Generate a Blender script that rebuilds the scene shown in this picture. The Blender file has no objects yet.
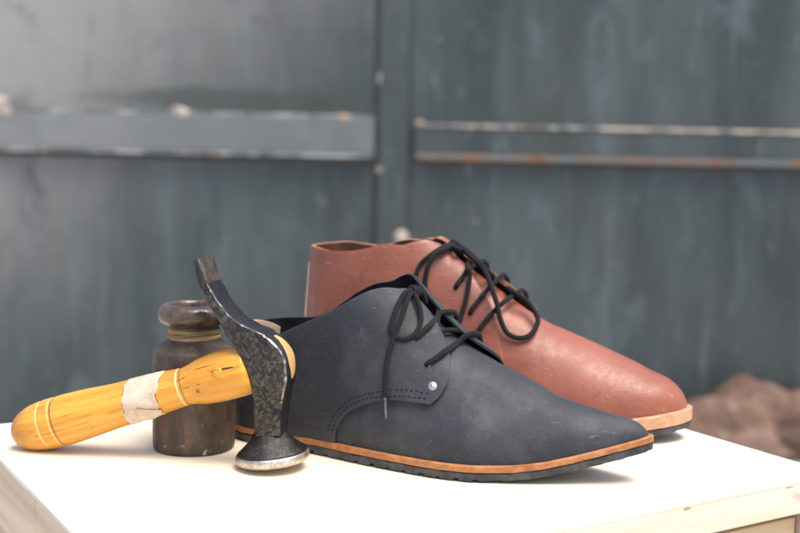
import bpy, bmesh, math, json, random
from mathutils import Vector, Matrix, noise
random.seed(4)
scene = bpy.context.scene
C = scene.collection
# ---------------------------------------------------------------- camera, sky, sun, exposure
cam = bpy.data.cameras.new('camera'); co = bpy.data.objects.new('camera', cam); C.objects.link(co); scene.camera = co
PITCH = math.atan((266.5-148)/1150.0); ROLL = math.radians(1.2)
fw = Vector((0, math.cos(PITCH), -math.sin(PITCH))); u0 = Vector((0, math.sin(PITCH), math.cos(PITCH))); r0 = Vector((1, 0, 0))
rt = r0*math.cos(ROLL)+u0*math.sin(ROLL); up_ = -r0*math.sin(ROLL)+u0*math.cos(ROLL)
co.matrix_world = Matrix(((rt.x, up_.x, -fw.x, 0), (rt.y, up_.y, -fw.y, 0), (rt.z, up_.z, -fw.z, .219), (0, 0, 0, 1)))
cam.sensor_width = 36; cam.lens = 1150*36/800; cam.clip_start = .02; cam.clip_end = 200
cam.dof.use_dof = True; cam.dof.focus_distance = .775; cam.dof.aperture_fstop = 5.6; cam.dof.aperture_blades = 9

SUN = Vector((.28, -.26, .92)).normalized()
world = bpy.data.worlds.new('World'); scene.world = world; world.use_nodes = True
nt = world.node_tree; nt.nodes.clear()
sky = nt.nodes.new('ShaderNodeTexSky'); sky.sky_type = 'NISHITA'; sky.sun_disc = False
sky.sun_elevation = math.asin(SUN.z); sky.sun_rotation = math.atan2(SUN.x, SUN.y)
sky.air_density = 1.0; sky.dust_density = 4.0; sky.ozone_density = 1.0
bg = nt.nodes.new('ShaderNodeBackground'); bg.inputs[1].default_value = .105
wo = nt.nodes.new('ShaderNodeOutputWorld'); nt.links.new(sky.outputs[0], bg.inputs[0]); nt.links.new(bg.outputs[0], wo.inputs[0])
sl = bpy.data.lights.new('sun', 'SUN'); sl.energy = 1.35; sl.angle = math.radians(35); sl.color = (1, .95, .88)
so = bpy.data.objects.new('sun', sl); C.objects.link(so); so.rotation_euler = SUN.to_track_quat('Z', 'Y').to_euler()
vs = scene.view_settings; vs.view_transform = 'Standard'; vs.look = 'None'; vs.gamma = 1; vs.exposure = 1.4
scene.cycles.use_denoising = True

# ---------------------------------------------------------------- shoe last
def pchip(xs, ys):
    n = len(xs); h = [xs[i+1]-xs[i] for i in range(n-1)]; d = [(ys[i+1]-ys[i])/h[i] for i in range(n-1)]
    m = [0.0]*n; m[0] = d[0]; m[-1] = d[-1]
    for i in range(1, n-1):
        if d[i-1]*d[i] > 0:
            w1 = 2*h[i]+h[i-1]; w2 = h[i]+2*h[i-1]; m[i] = (w1+w2)/(w1/d[i-1]+w2/d[i])
    def f(x):
        if x <= xs[0]: return ys[0]+m[0]*(x-xs[0])
        if x >= xs[-1]: return ys[-1]+m[-1]*(x-xs[-1])
        lo, hi = 0, n-1
        while hi-lo > 1:
            k = (lo+hi)//2
            if xs[k] <= x: lo = k
            else: hi = k
        t = (x-xs[lo])/h[lo]; t2 = t*t; t3 = t2*t
        return (2*t3-3*t2+1)*ys[lo]+(t3-2*t2+t)*h[lo]*m[lo]+(-2*t3+3*t2)*ys[hi]+(t3-t2)*h[lo]*m[hi]
    return f

class Last:
    """shoe form: x heel to toe, y < 0 the side towards the viewer, z up; theta 0..pi goes from near sole edge over the top to the far one"""
    def __init__(s, P):
        s.L = P['L']; s.P = P
        def sofx(x): return math.acos(max(-1, min(1, 1-2*x/s.L)))/math.pi
        s.sofx = sofx
        s.near = pchip([sofx(a) for a, b in P['near']], [b for a, b in P['near']])
        s.far = pchip([sofx(a) for a, b in P['far']], [b for a, b in P['far']])
        s.spring = pchip(*zip(*P['spring']))
        s.top = pchip(*zip(*P['top']))
        s.n = pchip(*zip(*P['n']))
        s.inset = P['inset']; s.th = P['sole']
    def edge(s, x, side):
        t = s.sofx(x)
        return max(0.0, (s.near if side < 0 else s.far)(t))
    def surf(s, xf, th, off=0.0):
        p = s._surf(xf, th)
        if not off: return p
        n = s.normal(xf, th)
        return tuple(p[i]+n[i]*off for i in range(3))
    def _surf(s, x, th):
        # x runs 0..L ; the upper is the sole outline pulled in by the inset
        k = s.inset
        u = x/s.L
        xx = k + x*(s.L-2*k)/s.L
        side = -1 if th < math.pi/2 else 1
        w = s.edge(x, side); w = w*(1-k/0.045*0.9) if w < 0.045 else w-k*0.9
        zb = s.spring(xx)+s.th-0.001; zt = s.top(x)
        if x > s.P['xr']: zt = zb+(zt-zb)*math.sqrt(max(0.0, 1-((x-s.P['xr'])/(s.L-s.P['xr']))**2))
        e = 2.0/s.n(x)
        c = abs(math.cos(th))**e; sn = abs(math.sin(th))**e
        z = zb+(zt-zb)*sn
        y = side*w*c
        # walls belly out slightly over the feather edge, heel back leans
        bul = s.P['belly']*math.exp(-((z-zb-0.016)/0.014)**2)*min(1, w/0.02)
        y += side*bul
        hz = (z-zb)
        lean = s.P['heel'](hz)*max(0.0, 1-x/0.10)**1.5
        xx += lean
        return (xx, y, z)
    def normal(s, x, th):
        e = 1e-4; x0 = min(max(x, 0.002), s.L-0.002); t0 = min(max(th, 0.02), math.pi-0.02)
        a = s._surf(x0-e, t0); b = s._surf(x0+e, t0); c = s._surf(x0, t0-1e-3); d = s._surf(x0, t0+1e-3)
        u = [b[i]-a[i] for i in range(3)]; v = [d[i]-c[i] for i in range(3)]
        n = [v[1]*u[2]-v[2]*u[1], v[2]*u[0]-v[0]*u[2], v[0]*u[1]-v[1]*u[0]]
        m = math.sqrt(sum(q*q for q in n)) or 1
        n = [q/m for q in n]
        # outward: away from the axis point
        ctr = (min(max(x0, .03), s.L-.03), 0.0, s.spring(x0)+s.th-.004)
        if sum(n[i]*(a[i]-ctr[i]) for i in range(3)) < 0: n = [-q for q in n]
        return n

BLACK = dict(L=0.3235, inset=0.0035, xr=.306, sole=0.0115, belly=0.0015,
    near=[(0,0),(.008,.019),(.025,.032),(.055,.0375),(.087,.040),(.125,.0475),(.16,.0535),(.19,.0565),(.212,.0550),(.233,.0475),(.252,.0400),(.270,.0325),(.2934,.0215),(.3056,.0160),(.3150,.0110),(.3200,.0070),(.3235,0)],
    far=[(0,0),(.008,.019),(.025,.032),(.055,.0350),(.10,.0320),(.14,.0320),(.18,.0370),(.21,.0390),(.24,.0350),(.27,.0260),(.29,.0185),(.306,.0130),(.3167,.0080),(.3235,0)],
    spring=[(0,0.001),(.04,0),(.20,0),(.235,.0006),(.255,.003),(.27,.0065),(.293,.0130),(.306,.0170),(.3235,.0225)],
    top=[(0,.150),(.08,.152),(.12,.142),(.1400,.1290),(.1475,.1210),(.1548,.1140),(.1623,.1072),(.1712,.0992),(.1811,.0912),(.1908,.0843),(.2000,.0788),(.2129,.0724),(.2372,.0628),(.2589,.0530),(.2730,.0493),(.2907,.0452),(.3039,.0434),(.3120,.0428),(.3235,.0420)],
    n=[(0,2.6),(.10,2.5),(.15,2.1),(.19,1.85),(.24,1.8),(.30,2.0),(.3235,2.0)],
    heel=pchip([-.01,0,.03,.07,.10,.14],[0,0,-.002,.004,.009,.014]))
BROWN = dict(L=0.325, inset=0.0040, xr=.300, sole=0.0165, belly=0.0015,
    near=[(0,0),(.008,.020),(.025,.033),(.055,.0365),(.10,.037),(.14,.040),(.18,.046),(.21,.050),(.24,.0490),(.27,.0435),(.290,.0365),(.305,.0285),(.3150,.0200),(.3205,.0135),(.325,0)],
    far=[(0,0),(.008,.020),(.025,.033),(.055,.0355),(.10,.034),(.14,.034),(.18,.040),(.21,.044),(.24,.043),(.27,.038),(.290,.0330),(.305,.0270),(.3150,.0195),(.3205,.0130),(.325,0)],
    spring=[(0,0.001),(.04,0),(.20,0),(.24,.001),(.27,.002),(.30,.0058),(.325,.0095)],
    top=[(0,.19),(.07,.188),(.10,.166),(.12,.1435),(.1442,.1255),(.1697,.1095),(.2033,.0870),(.2278,.0770),(.252,.0685),(.275,.0595),(.2914,.0525),(.3000,.0490),(.3100,.0468),(.325,.0440)],
    n=[(0,2.8),(.10,2.6),(.15,2.1),(.19,2.0),(.24,2.1),(.30,2.3),(.325,2.3)],
    heel=pchip([-.01,0,.03,.07,.10,.14],[0,0,-.001,.001,.003,.006]))
BLACK_AT = (-0.1263, 0.8757, -23.5)
BROWN_AT = (-0.0800, 0.9760, -19.0)

DATA_JSON = '''{"B":{"edge":[[0.10903,0.0266,0.0],[0.11252,0.0702,0.0],[0.12015,0.1338,0.0],[0.12937,0.1925,0.0],[0.1414,0.2688,0.0],[0.15301,0.3465,0.0],[0.16849,0.4302,0.0],[0.1834,0.5102,0.0],[0.18847,0.6262,0.0],[0.19132,0.7813,0.0],[0.19022,0.9197,0.0],[0.18738,1.0412,0.0],[0.18245,1.1593,0.0],[0.17623,1.2456,0.0],[0.16891,1.3264,0.0],[0.1611,1.3611,0.0],[0.15389,1.3665,0.0],[0.14859,1.3545,0.0]],"collar":[[0.04698,0.4134,0.0],[0.05842,0.4582,0.0],[0.07213,0.5123,0.0],[0.08573,0.571,0.0],[0.09835,0.6463,0.0],[0.11367,0.7835,0.0],[0.12179,0.8898,0.0],[0.12802,0.9799,0.0],[0.13521,1.0879,0.0],[0.14204,1.194,0.0],[0.14859,1.3545,0.0]],"st1":[[0.10308,0.0304,0.0],[0.10635,0.0775,0.0],[0.11191,0.1282,0.0],[0.12106,0.1984,0.0],[0.13327,0.2741,0.0],[0.14665,0.3642,0.0],[0.15633,0.4388,0.0],[0.17011,0.5301,0.0],[0.18198,0.5965,0.0]],"st2":[[0.10727,0.0348,0.0],[0.11082,0.0846,0.0],[0.11686,0.1381,0.0],[0.12593,0.2,0.0],[0.1366,0.2691,0.0],[0.14707,0.3309,0.0],[0.15968,0.4157,0.0],[0.17069,0.484,0.0],[0.1815,0.5478,0.0]],"holes":[[0.1641,0.9508,0.0],[0.17562,0.8201,0.0],[0.1822,0.6689,0.0]],"farend":[[0.16208,2.0021,0.0],[0.18243,1.999,0.0]]},"R":{"holes":[[0.11922,1.1232,0.0],[0.13925,0.9448,0.0],[0.15437,0.799,0.0],[0.16228,0.6421,0.0]],"edge":[[0.18496,0.4979,0.0],[0.18116,0.6175,0.0],[0.1768,0.7801,0.0],[0.17133,0.9491,0.0],[0.16642,1.0656,0.0],[0.15943,1.1394,0.0],[0.15087,1.2587,0.0],[0.14187,1.4019,0.0],[0.12957,1.5746,0.0]],"collar":[[0.02799,0.6205,0.0],[0.05652,0.6642,0.0],[0.09132,0.8253,0.0],[0.10639,1.0408,0.0],[0.11944,1.3724,0.0],[0.12957,1.5746,0.0]]},"Bend":[[0.15394,-0.0153,0.11945],[0.15451,-0.02352,0.11546],[0.15357,-0.03285,0.10254],[0.15213,-0.03773,0.09473],[0.15035,-0.04165,0.08474],[0.14929,-0.04544,0.07346],[0.14967,-0.04819,0.0615],[0.15055,-0.05043,0.05024]],"Baglet":[[0.15051,-0.05033,0.05021],[0.15154,-0.05165,0.04366],[0.15285,-0.05322,0.03651]],"Bloop":[[0.15469,-0.01531,0.12021],[0.15154,-0.02381,0.11808],[0.14943,-0.03227,0.10772],[0.1485,-0.03808,0.09587],[0.1526,-0.03857,0.09038],[0.15874,-0.03714,0.08897],[0.1638,-0.03343,0.09164],[0.166,-0.02839,0.09808],[0.1647,-0.0239,0.10507],[0.15955,-0.01938,0.11466],[0.15497,-0.01594,0.11958]],"RA":[[0.13108,-0.0042,0.14247],[0.12685,-0.01876,0.14092],[0.11732,-0.02697,0.13307],[0.11145,-0.02906,0.12653],[0.10907,-0.03145,0.11861],[0.10746,-0.03345,0.10829],[0.10667,-0.03519,0.0948]],"RB":[[0.1322,-0.0079,0.14198],[0.13025,-0.01807,0.14022],[0.12392,-0.02699,0.13613],[0.11968,-0.03136,0.12798],[0.11776,-0.03249,0.1192],[0.11718,-0.03264,0.1104],[0.11888,-0.03416,0.09546]],"RC":[[0.13337,-0.01176,0.1407],[0.13907,-0.01247,0.13861],[0.13441,0.02403,0.12804],[0.14892,-0.0196,0.12608],[0.1512,-0.02344,0.11859],[0.1509,-0.02637,0.10853],[0.14977,-0.02996,0.09774],[0.14645,-0.0342,0.08375]],"RD":[[0.12425,0.01898,0.14132],[0.13877,-0.00816,0.14069],[0.14703,-0.01012,0.13398],[0.15607,-0.01126,0.12731],[0.16402,-0.01874,0.12045],[0.17051,-0.02689,0.11056],[0.17586,-0.03074,0.09951],[0.17879,-0.03254,0.0897],[0.184,-0.03323,0.07916],[0.19081,-0.03319,0.07493],[0.1984,-0.03172,0.07472],[0.2041,-0.02737,0.0785],[0.20639,-0.02048,0.08564],[0.20387,-0.01609,0.09159],[0.19607,-0.01262,0.10019],[0.18504,-0.01344,0.10757],[0.16489,0.02256,0.11065],[0.16363,-0.01216,0.12218],[0.15261,-0.00807,0.13088],[0.14273,-0.0063,0.13832],[0.13272,-0.00413,0.14376]],"Rx":[[[0.14453,-0.02218,0.11729],[0.14789,-0.01711,0.12298],[0.14956,-0.01155,0.12619]],[[0.16039,-0.02745,0.10129],[0.16425,-0.02425,0.10711],[0.16705,-0.02138,0.11054]],[[0.16861,-0.03241,0.08741],[0.17514,-0.02744,0.09551],[0.17976,-0.02396,0.10051],[0.18278,-0.02027,0.10344]]],"Bfar":[[0.1717,-0.004,0.1038],[0.1913,-0.004,0.0894]],"Bmid":[[[0.16867,-0.02921,0.09389],[0.17133,-0.0232,0.09782],[0.1706,-0.0095,0.1009]],[[0.18167,-0.03474,0.07786],[0.1858,-0.02882,0.08215],[0.1866,-0.01,0.0846]]],"head":[[[-0.0517,0.1405],[-0.0482,0.143],0.015],[[-0.0483,0.1265],[-0.0427,0.128],0.0145],[[-0.045,0.1191],[-0.0387,0.1208],0.014],[[-0.0409,0.1112],[-0.0325,0.1116],0.0135],[[-0.0361,0.1032],[-0.0235,0.1025],0.013],[[-0.0313,0.0953],[-0.0138,0.0975],0.0125],[[-0.0271,0.088],[-0.0027,0.0934],0.0125],[[-0.0221,0.0795],[0.0064,0.0878],0.0125],[[-0.0171,0.0702],[0.0127,0.0787],0.0125],[[-0.0137,0.0608],[0.0141,0.0652],0.012],[[-0.0117,0.0499],[0.0113,0.05],0.0115],[[-0.0111,0.0348],[0.0092,0.0362],0.011],[[-0.0096,0.0239],[0.0094,0.0252],0.011]],"handle":[]}'''
D = json.loads(DATA_JSON)
PI = math.pi

# ---------------------------------------------------------------- helpers
def link(o, parent=None):
    C.objects.link(o)
    if parent is not None: o.parent = parent
    return o

def mesh_obj(name, verts, faces, mats, parent=None, smooth=True, midx=None, uvs=None, sharp=None):
    me = bpy.data.meshes.new(name)
    me.from_pydata([tuple(v) for v in verts], [], faces)
    for m in (mats if isinstance(mats, (list, tuple)) else [mats]): me.materials.append(m)
    if midx:
        for p, i in zip(me.polygons, midx): p.material_index = i
    if smooth:
        for p in me.polygons: p.use_smooth = True
    if uvs:
        ul = me.uv_layers.new(name='UVMap')
        for p in me.polygons:
            for li in p.loop_indices: ul.data[li].uv = uvs[me.loops[li].vertex_index]
    bm = bmesh.new(); bm.from_mesh(me)
    bmesh.ops.recalc_face_normals(bm, faces=bm.faces)
    if sharp:
        for e in bm.edges:
            if len(e.link_faces) == 2 and e.calc_face_angle(0) > math.radians(sharp): e.smooth = False
    bm.to_mesh(me); bm.free()
    return link(bpy.data.objects.new(name, me), parent)

def thing(name, label, cat, loc=(0, 0, 0), rotz=0, group=None):
    o = bpy.data.objects.new(name, None); o.empty_display_size = .02; C.objects.link(o)
    o.location = loc; o.rotation_euler = (0, 0, rotz); o['label'] = label; o['category'] = cat
    if group: o['group'] = group
    return o

def catmull(pts, k=8, closed=False):
    P = [Vector(p) for p in pts]; n = len(P); out = []
    rng = range(n if closed else n-1)
    for i in rng:
        if closed: a, b, c, d = P[(i-1) % n], P[i], P[(i+1) % n], P[(i+2) % n]
        else: a, b, c, d = P[max(i-1, 0)], P[i], P[i+1], P[min(i+2, n-1)]
        for j in range(k):
            t = j/k; t2 = t*t; t3 = t2*t
            out.append(.5*((2*b)+(c-a)*t+(2*a-5*b+4*c-d)*t2+(3*b-a-3*c+d)*t3))
    if not closed: out.append(P[-1])
    return out

def tube(name, pts, r, mat, parent=None, seg=12, k=8, rfun=None, smooth_path=True, squash=1.0):
    P = catmull(pts, k) if smooth_path else [Vector(p) for p in pts]
    n = len(P); V = []; F = []; UV = []; up = None; L = 0
    T = [(P[min(i+1, n-1)]-P[max(i-1, 0)]).normalized() for i in range(n)]
    up = T[0].orthogonal().normalized()
    for i in range(n):
        if i: L += (P[i]-P[i-1]).length
        up = (up-T[i]*up.dot(T[i])).normalized(); sd = T[i].cross(up)
        rr = rfun(i/(n-1)) if rfun else r
        for j in range(seg):
            a = 2*PI*j/seg
            V.append(P[i]+up*(math.cos(a)*rr)+sd*(math.sin(a)*rr*squash)); UV.append((j/seg if j < seg else 1, L))
    for i in range(n-1):
        for j in range(seg):
            F.append((i*seg+j, i*seg+(j+1) % seg, (i+1)*seg+(j+1) % seg, (i+1)*seg+j))
    a = len(V); V.append(P[0]-T[0]*r*.4); UV.append((0, 0)); V.append(P[-1]+T[-1]*r*.4); UV.append((0, L))
    for j in range(seg):
        F.append((a, (j+1) % seg, j)); F.append((a+1, (n-1)*seg+j, (n-1)*seg+(j+1) % seg))
    return mesh_obj(name, V, F, mat, parent, uvs=UV)

def lathe(name, prof, mat, parent=None, seg=96, sharp=None, wob=None, midx_fn=None):
    V = []; F = []; n = len(prof); mi = []
    for (r, z) in prof:
        for j in range(seg):
            a = 2*PI*j/seg; rr = r*(1+(wob(a, z) if wob else 0))
            V.append((rr*math.cos(a), rr*math.sin(a), z))
    for i in range(n-1):
        for j in range(seg):
            F.append((i*seg+j, i*seg+(j+1) % seg, (i+1)*seg+(j+1) % seg, (i+1)*seg+j)); mi.append(midx_fn(i) if midx_fn else 0)
    if prof[0][0] > 1e-6: F.append(tuple(reversed(range(seg)))); mi.append(mi[0])
    if prof[-1][0] > 1e-6: F.append(tuple((n-1)*seg+j for j in range(seg))); mi.append(mi[-2])
    return mesh_obj(name, V, F, mat, parent, sharp=sharp, midx=mi)

def box(name, lo, hi, mat, parent=None, bev=.0012):
    bm = bmesh.new(); bmesh.ops.create_cube(bm, size=1)
    for v in bm.verts:
        for i in range(3): v.co[i] = (lo[i]+hi[i])/2+v.co[i]*(hi[i]-lo[i])
    if bev: bmesh.ops.bevel(bm, geom=list(bm.edges), offset=bev, segments=2, affect='EDGES', profile=.5)
    me = bpy.data.meshes.new(name); bm.to_mesh(me); bm.free(); me.materials.append(mat)
    return link(bpy.data.objects.new(name, me), parent)

# ---------------------------------------------------------------- materials
class NM:
    def __init__(s, name, coords='Object'):
        s.m = bpy.data.materials.new(name); s.m.use_nodes = True; s.t = s.m.node_tree; s.N = s.t.nodes; s.t.nodes.clear()
        s.out = s.N.new('ShaderNodeOutputMaterial'); s.b = s.N.new('ShaderNodeBsdfPrincipled')
        s.t.links.new(s.b.outputs[0], s.out.inputs[0]); s.tc = s.N.new('ShaderNodeTexCoord'); s.co = s.tc.outputs[coords]
        s.bumpn = None
    def L(s, a, b): s.t.links.new(a, b)
    def map(s, scale=(1, 1, 1), rot=(0, 0, 0), loc=(0, 0, 0)):
        n = s.N.new('ShaderNodeMapping'); n.inputs['Scale'].default_value = scale; n.inputs['Rotation'].default_value = rot
        n.inputs['Location'].default_value = loc; s.L(s.co, n.inputs[0]); return n.outputs[0]
    def noise(s, scale, detail=4, rough=.55, dist=0, st=(1, 1, 1), loc=(0, 0, 0), rot=(0, 0, 0)):
        n = s.N.new('ShaderNodeTexNoise'); n.inputs['Scale'].default_value = scale; n.inputs['Detail'].default_value = detail
        n.inputs['Roughness'].default_value = rough; n.inputs['Distortion'].default_value = dist
        s.L(s.map(st, rot, loc), n.inputs['Vector']); return n.outputs[0]
    def ramp(s, v, lo, hi, a=0., b=1.):
        n = s.N.new('ShaderNodeMapRange'); n.interpolation_type = 'SMOOTHSTEP'; n.clamp = True
        s.L(v, n.inputs[0]); n.inputs[1].default_value = lo; n.inputs[2].default_value = hi
        n.inputs[3].default_value = a; n.inputs[4].default_value = b; return n.outputs[0]
    def math(s, op, a, b=0.):
        n = s.N.new('ShaderNodeMath'); n.operation = op
        for i, v in enumerate((a, b)):
            if isinstance(v, (int, float)): n.inputs[i].default_value = v
            else: s.L(v, n.inputs[i])
        return n.outputs[0]
    def mix(s, f, a, b, mode='MIX'):
        n = s.N.new('ShaderNodeMix'); n.data_type = 'RGBA'; n.blend_type = mode
        for i, v in ((0, f), (6, a), (7, b)):
            if isinstance(v, (int, float)): n.inputs[i].default_value = v
            elif isinstance(v, tuple): n.inputs[i].default_value = (*v, 1) if len(v) == 3 else v
            else: s.L(v, n.inputs[i])
        return n.outputs[2]
    def axis(s, i, src=None):
        n = s.N.new('ShaderNodeSeparateXYZ'); s.L(src or s.co, n.inputs[0]); return n.outputs[i]
    def bump(s, h, dist, strength=1.):
        n = s.N.new('ShaderNodeBump'); n.inputs['Distance'].default_value = dist; n.inputs['Strength'].default_value = strength
        s.L(h, n.inputs['Height'])
        if s.bumpn: s.L(s.bumpn, n.inputs['Normal'])
        s.bumpn = n.outputs[0]
    def fin(s, col, rough, metal=0., spec=.5, coat=0., coatr=.2, sheen=0.):
        for nm, v in (('Base Color', col), ('Roughness', rough), ('Metallic', metal)):
            if isinstance(v, (int, float)): s.b.inputs[nm].default_value = v
            elif isinstance(v, tuple): s.b.inputs[nm].default_value = (*v, 1)
            else: s.L(v, s.b.inputs[nm])
        s.b.inputs['Specular IOR Level'].default_value = spec
        s.b.inputs['Coat Weight'].default_value = coat; s.b.inputs['Coat Roughness'].default_value = coatr
        s.b.inputs['Sheen Weight'].default_value = sheen; s.b.inputs['Sheen Roughness'].default_value = .4
        if s.bumpn: s.L(s.bumpn, s.b.inputs['Normal'])
        return s.m

def m_black_leather():
    s = NM('slate_nubuck')
    c = s.mix(s.ramp(s.noise(9, 3, .5, .2), .30, .72), (.013, .0148, .0185), (.024, .0265, .032))
    c = s.mix(s.ramp(s.noise(28, 5, .6, .3), .44, .70, 0, .42), c, (.066, .071, .080))
    c = s.mix(s.ramp(s.noise(900, 4, .7), .45, .75, 0, .30), c, (.075, .080, .088))
    c = s.mix(s.ramp(s.noise(120, 6, .75, .3), .56, .76, 0, .30), c, (.11, .12, .135))
    # dragged scuffs
    c = s.mix(s.ramp(s.noise(45, 6, .7, .6, (.30, 1, 1.8)), .63, .80, 0, .40), c, (.14, .15, .17))
    c = s.mix(s.ramp(s.noise(240, 3, .6, 0, (.15, .15, 1.2), rot=(0, .5, 0)), .69, .75, 0, .5), c, (.17, .18, .20))
    c = s.mix(s.ramp(s.noise(420, 2, .5), .73, .78, 0, .5), c, (.22, .23, .24))
    s.bump(s.noise(24, 3, .5, .3), .0018, .7)
    s.bump(s.noise(70, 4, .6, .8, (1, .6, 1.3)), .0007, .7)
    s.bump(s.noise(1300, 3, .65), .00022, .8)
    return s.fin(c, s.ramp(s.noise(40, 4), .3, .7, .50, .68), spec=.40, sheen=.10)

def m_plain(name, col, rough=.6, spec=.4, bs=600, bd=.0002, var=.25, vs=60, metal=0.):
    s = NM(name)
    d = tuple(q*(1-var) for q in col); e = tuple(min(1, q*(1+var)) for q in col)
    c = s.mix(s.ramp(s.noise(vs, 5, .6), .35, .65), d, e)
    if bd: s.bump(s.noise(bs, 3, .6), bd, .7)
    return s.fin(c, rough, metal, spec)

def m_brown_leather():
    s = NM('chestnut_leather')
    c = s.mix(s.ramp(s.noise(9, 3, .5), .30, .70), (.172, .048, .028), (.300, .096, .056))
    c = s.mix(s.ramp(s.noise(600, 4, .7), .45, .75, 0, .25), c, (.37, .155, .10))
    c = s.mix(s.ramp(s.noise(90, 6, .75, .4), .56, .78, 0, .35), c, (.36, .15, .10))
    c = s.mix(s.ramp(s.noise(26, 6, .7, .6, loc=(2, 5, 1)), .50, .72, 0, .5), c, (.120, .030, .016))
    toe = s.ramp(s.axis(0), .24, .30)
    c = s.mix(s.math('MULTIPLY', toe, s.ramp(s.noise(210, 4, .75, .5, loc=(6, 2, 0)), .60, .72, 0, .7)), c, (.50, .28, .20))
    c = s.mix(s.math('MULTIPLY', toe, s.ramp(s.noise(75, 5, .7, .5, loc=(1, 7, 0)), .55, .72, 0, .5)), c, (.13, .038, .022))
    c = s.mix(s.ramp(s.noise(300, 2, .5), .70, .76, 0, .5), c, (.47, .27, .20))
    c = s.mix(s.ramp(s.noise(150, 3, .6, 0, (.2, .2, 1.3), rot=(0, .8, .3)), .68, .75, 0, .5), c, (.42, .22, .16))
    c = s.mix(s.ramp(s.noise(35, 4, .6, .5, loc=(3, 1, 2)), .62, .72, 0, .45), c, (.15, .042, .028))
    s.bump(s.noise(24, 3, .5, .3), .0020, .7)
    s.bump(s.noise(75, 4, .65, .8, (1, .6, 1.3)), .0007, .7)
    s.bump(s.noise(900, 3, .65), .00020, .8)
    return s.fin(c, s.ramp(s.noise(130, 6, .75), .3, .7, .34, .58), spec=.45, coat=.06, coatr=.25)

def m_welt(name, base, dark, lay=None):
    s = NM(name)
    c = s.mix(s.ramp(s.noise(140, 5, .65, 0, (1, 1, 1.5)), .30, .70), base, dark)
    c = s.mix(s.ramp(s.noise(28, 4, .6), .56, .72, 0, .7), c, tuple(q*.5 for q in dark))
    sp = s.noise(60, 5, .65, .3, (.22, .6, 3.2), loc=(2, 1, 4))
    c = s.mix(s.ramp(sp, .64, .70, 0, .8), c, (.085, .040, .018))
    c = s.mix(s.ramp(s.noise(70, 4, .6, 0, (.3, .6, 3), loc=(8, 1, 1)), .56, .70, 0, .45), c, tuple(min(1, q*1.35) for q in base))
    s.bump(sp, .0005, -.6)
    s.bump(s.noise(500, 4, .7, 0, (.5, .5, 2)), .0004, .8)
    return s.fin(c, .5, spec=.45)

def m_rubber():
    s = NM('sole_rubber')
    c = s.mix(s.ramp(s.noise(70, 5, .65), .4, .66), (.022, .023, .026), (.060, .063, .070))
    c = s.mix(s.ramp(s.noise(260, 4, .7), .60, .70, 0, .5), c, (.17, .15, .12))
    c = s.mix(s.ramp(s.noise(50, 5, .65, .3, (.25, .6, 3), loc=(3, 3, 0)), .58, .68, 0, .5), c, (.13, .135, .145))
    s.bump(s.noise(250, 4, .7), .0008, .8)
    return s.fin(c, .55, spec=.45)

def m_lace():
    s = NM('braided_cord', 'UV')
    u = s.axis(0); v = s.axis(1)
    def strand(k):
        ph = s.math('ADD', s.math('MULTIPLY', u, 2*PI*6*k), s.math('MULTIPLY', v, 2*PI/.0026))
        return s.math('ADD', s.math('MULTIPLY', s.math('SINE', ph), .5), .5)
    h = s.math('MAXIMUM', strand(1), strand(-1))
    f = s.noise(1.0, 3, .6, st=(40, 3000, 1))
    c = s.mix(s.ramp(h, .45, .95), (.005, .005, .006), (.017, .0165, .018))
    c = s.mix(s.ramp(f, .6, .8, 0, .3), c, (.05, .048, .048))
    s.bump(h, .0003, .8)
    return s.fin(c, .85, spec=.2, sheen=.05)

def m_iron(name='forged_iron', k=0., bc=(.15, .125, .09)):
    s = NM(name)
    n1 = s.noise(240, 6, .78); n2 = s.noise(420, 5, .75, loc=(1, 2, 3)); n3 = s.noise(30, 4, .6)
    c = s.mix(s.ramp(n3, .35, .65), (.010, .0105, .012), (.028, .028, .030))
    bare = s.math('MULTIPLY', s.math('MULTIPLY', s.ramp(n1, .48-k, .60-k), s.ramp(n2, .38-k, .60-k)), s.ramp(s.noise(38, 4, .6, loc=(0, 4, 8)), .36-k, .60-k, .12, 1))
    c = s.mix(s.math('MULTIPLY', bare, .62), c, bc)
    c = s.mix(s.ramp(s.noise(140, 5, .7, loc=(5, 5, 5)), .62, .70, 0, .6), c, (.12, .07, .04))
    s.bump(s.noise(60, 3), .0012, .7); s.bump(n1, .0006, .8); s.bump(n2, .0005, .8)
    r = s.mix(bare, (.30, .30, .30), (.40, .40, .40))
    return s.fin(c, r, s.ramp(bare, 0, 1, .45, .85), spec=.5)

def m_steel(name, a, b):
    s = NM(name)
    c = s.mix(s.ramp(s.noise(160, 5, .7), .38, .62), a, b)
    c = s.mix(s.ramp(s.noise(420, 3, .6), .62, .72, 0, .7), c, (.07, .05, .035))
    s.bump(s.noise(500, 4, .7), .0003, .7)
    return s.fin(c, .38, .85, spec=.5)

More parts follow.
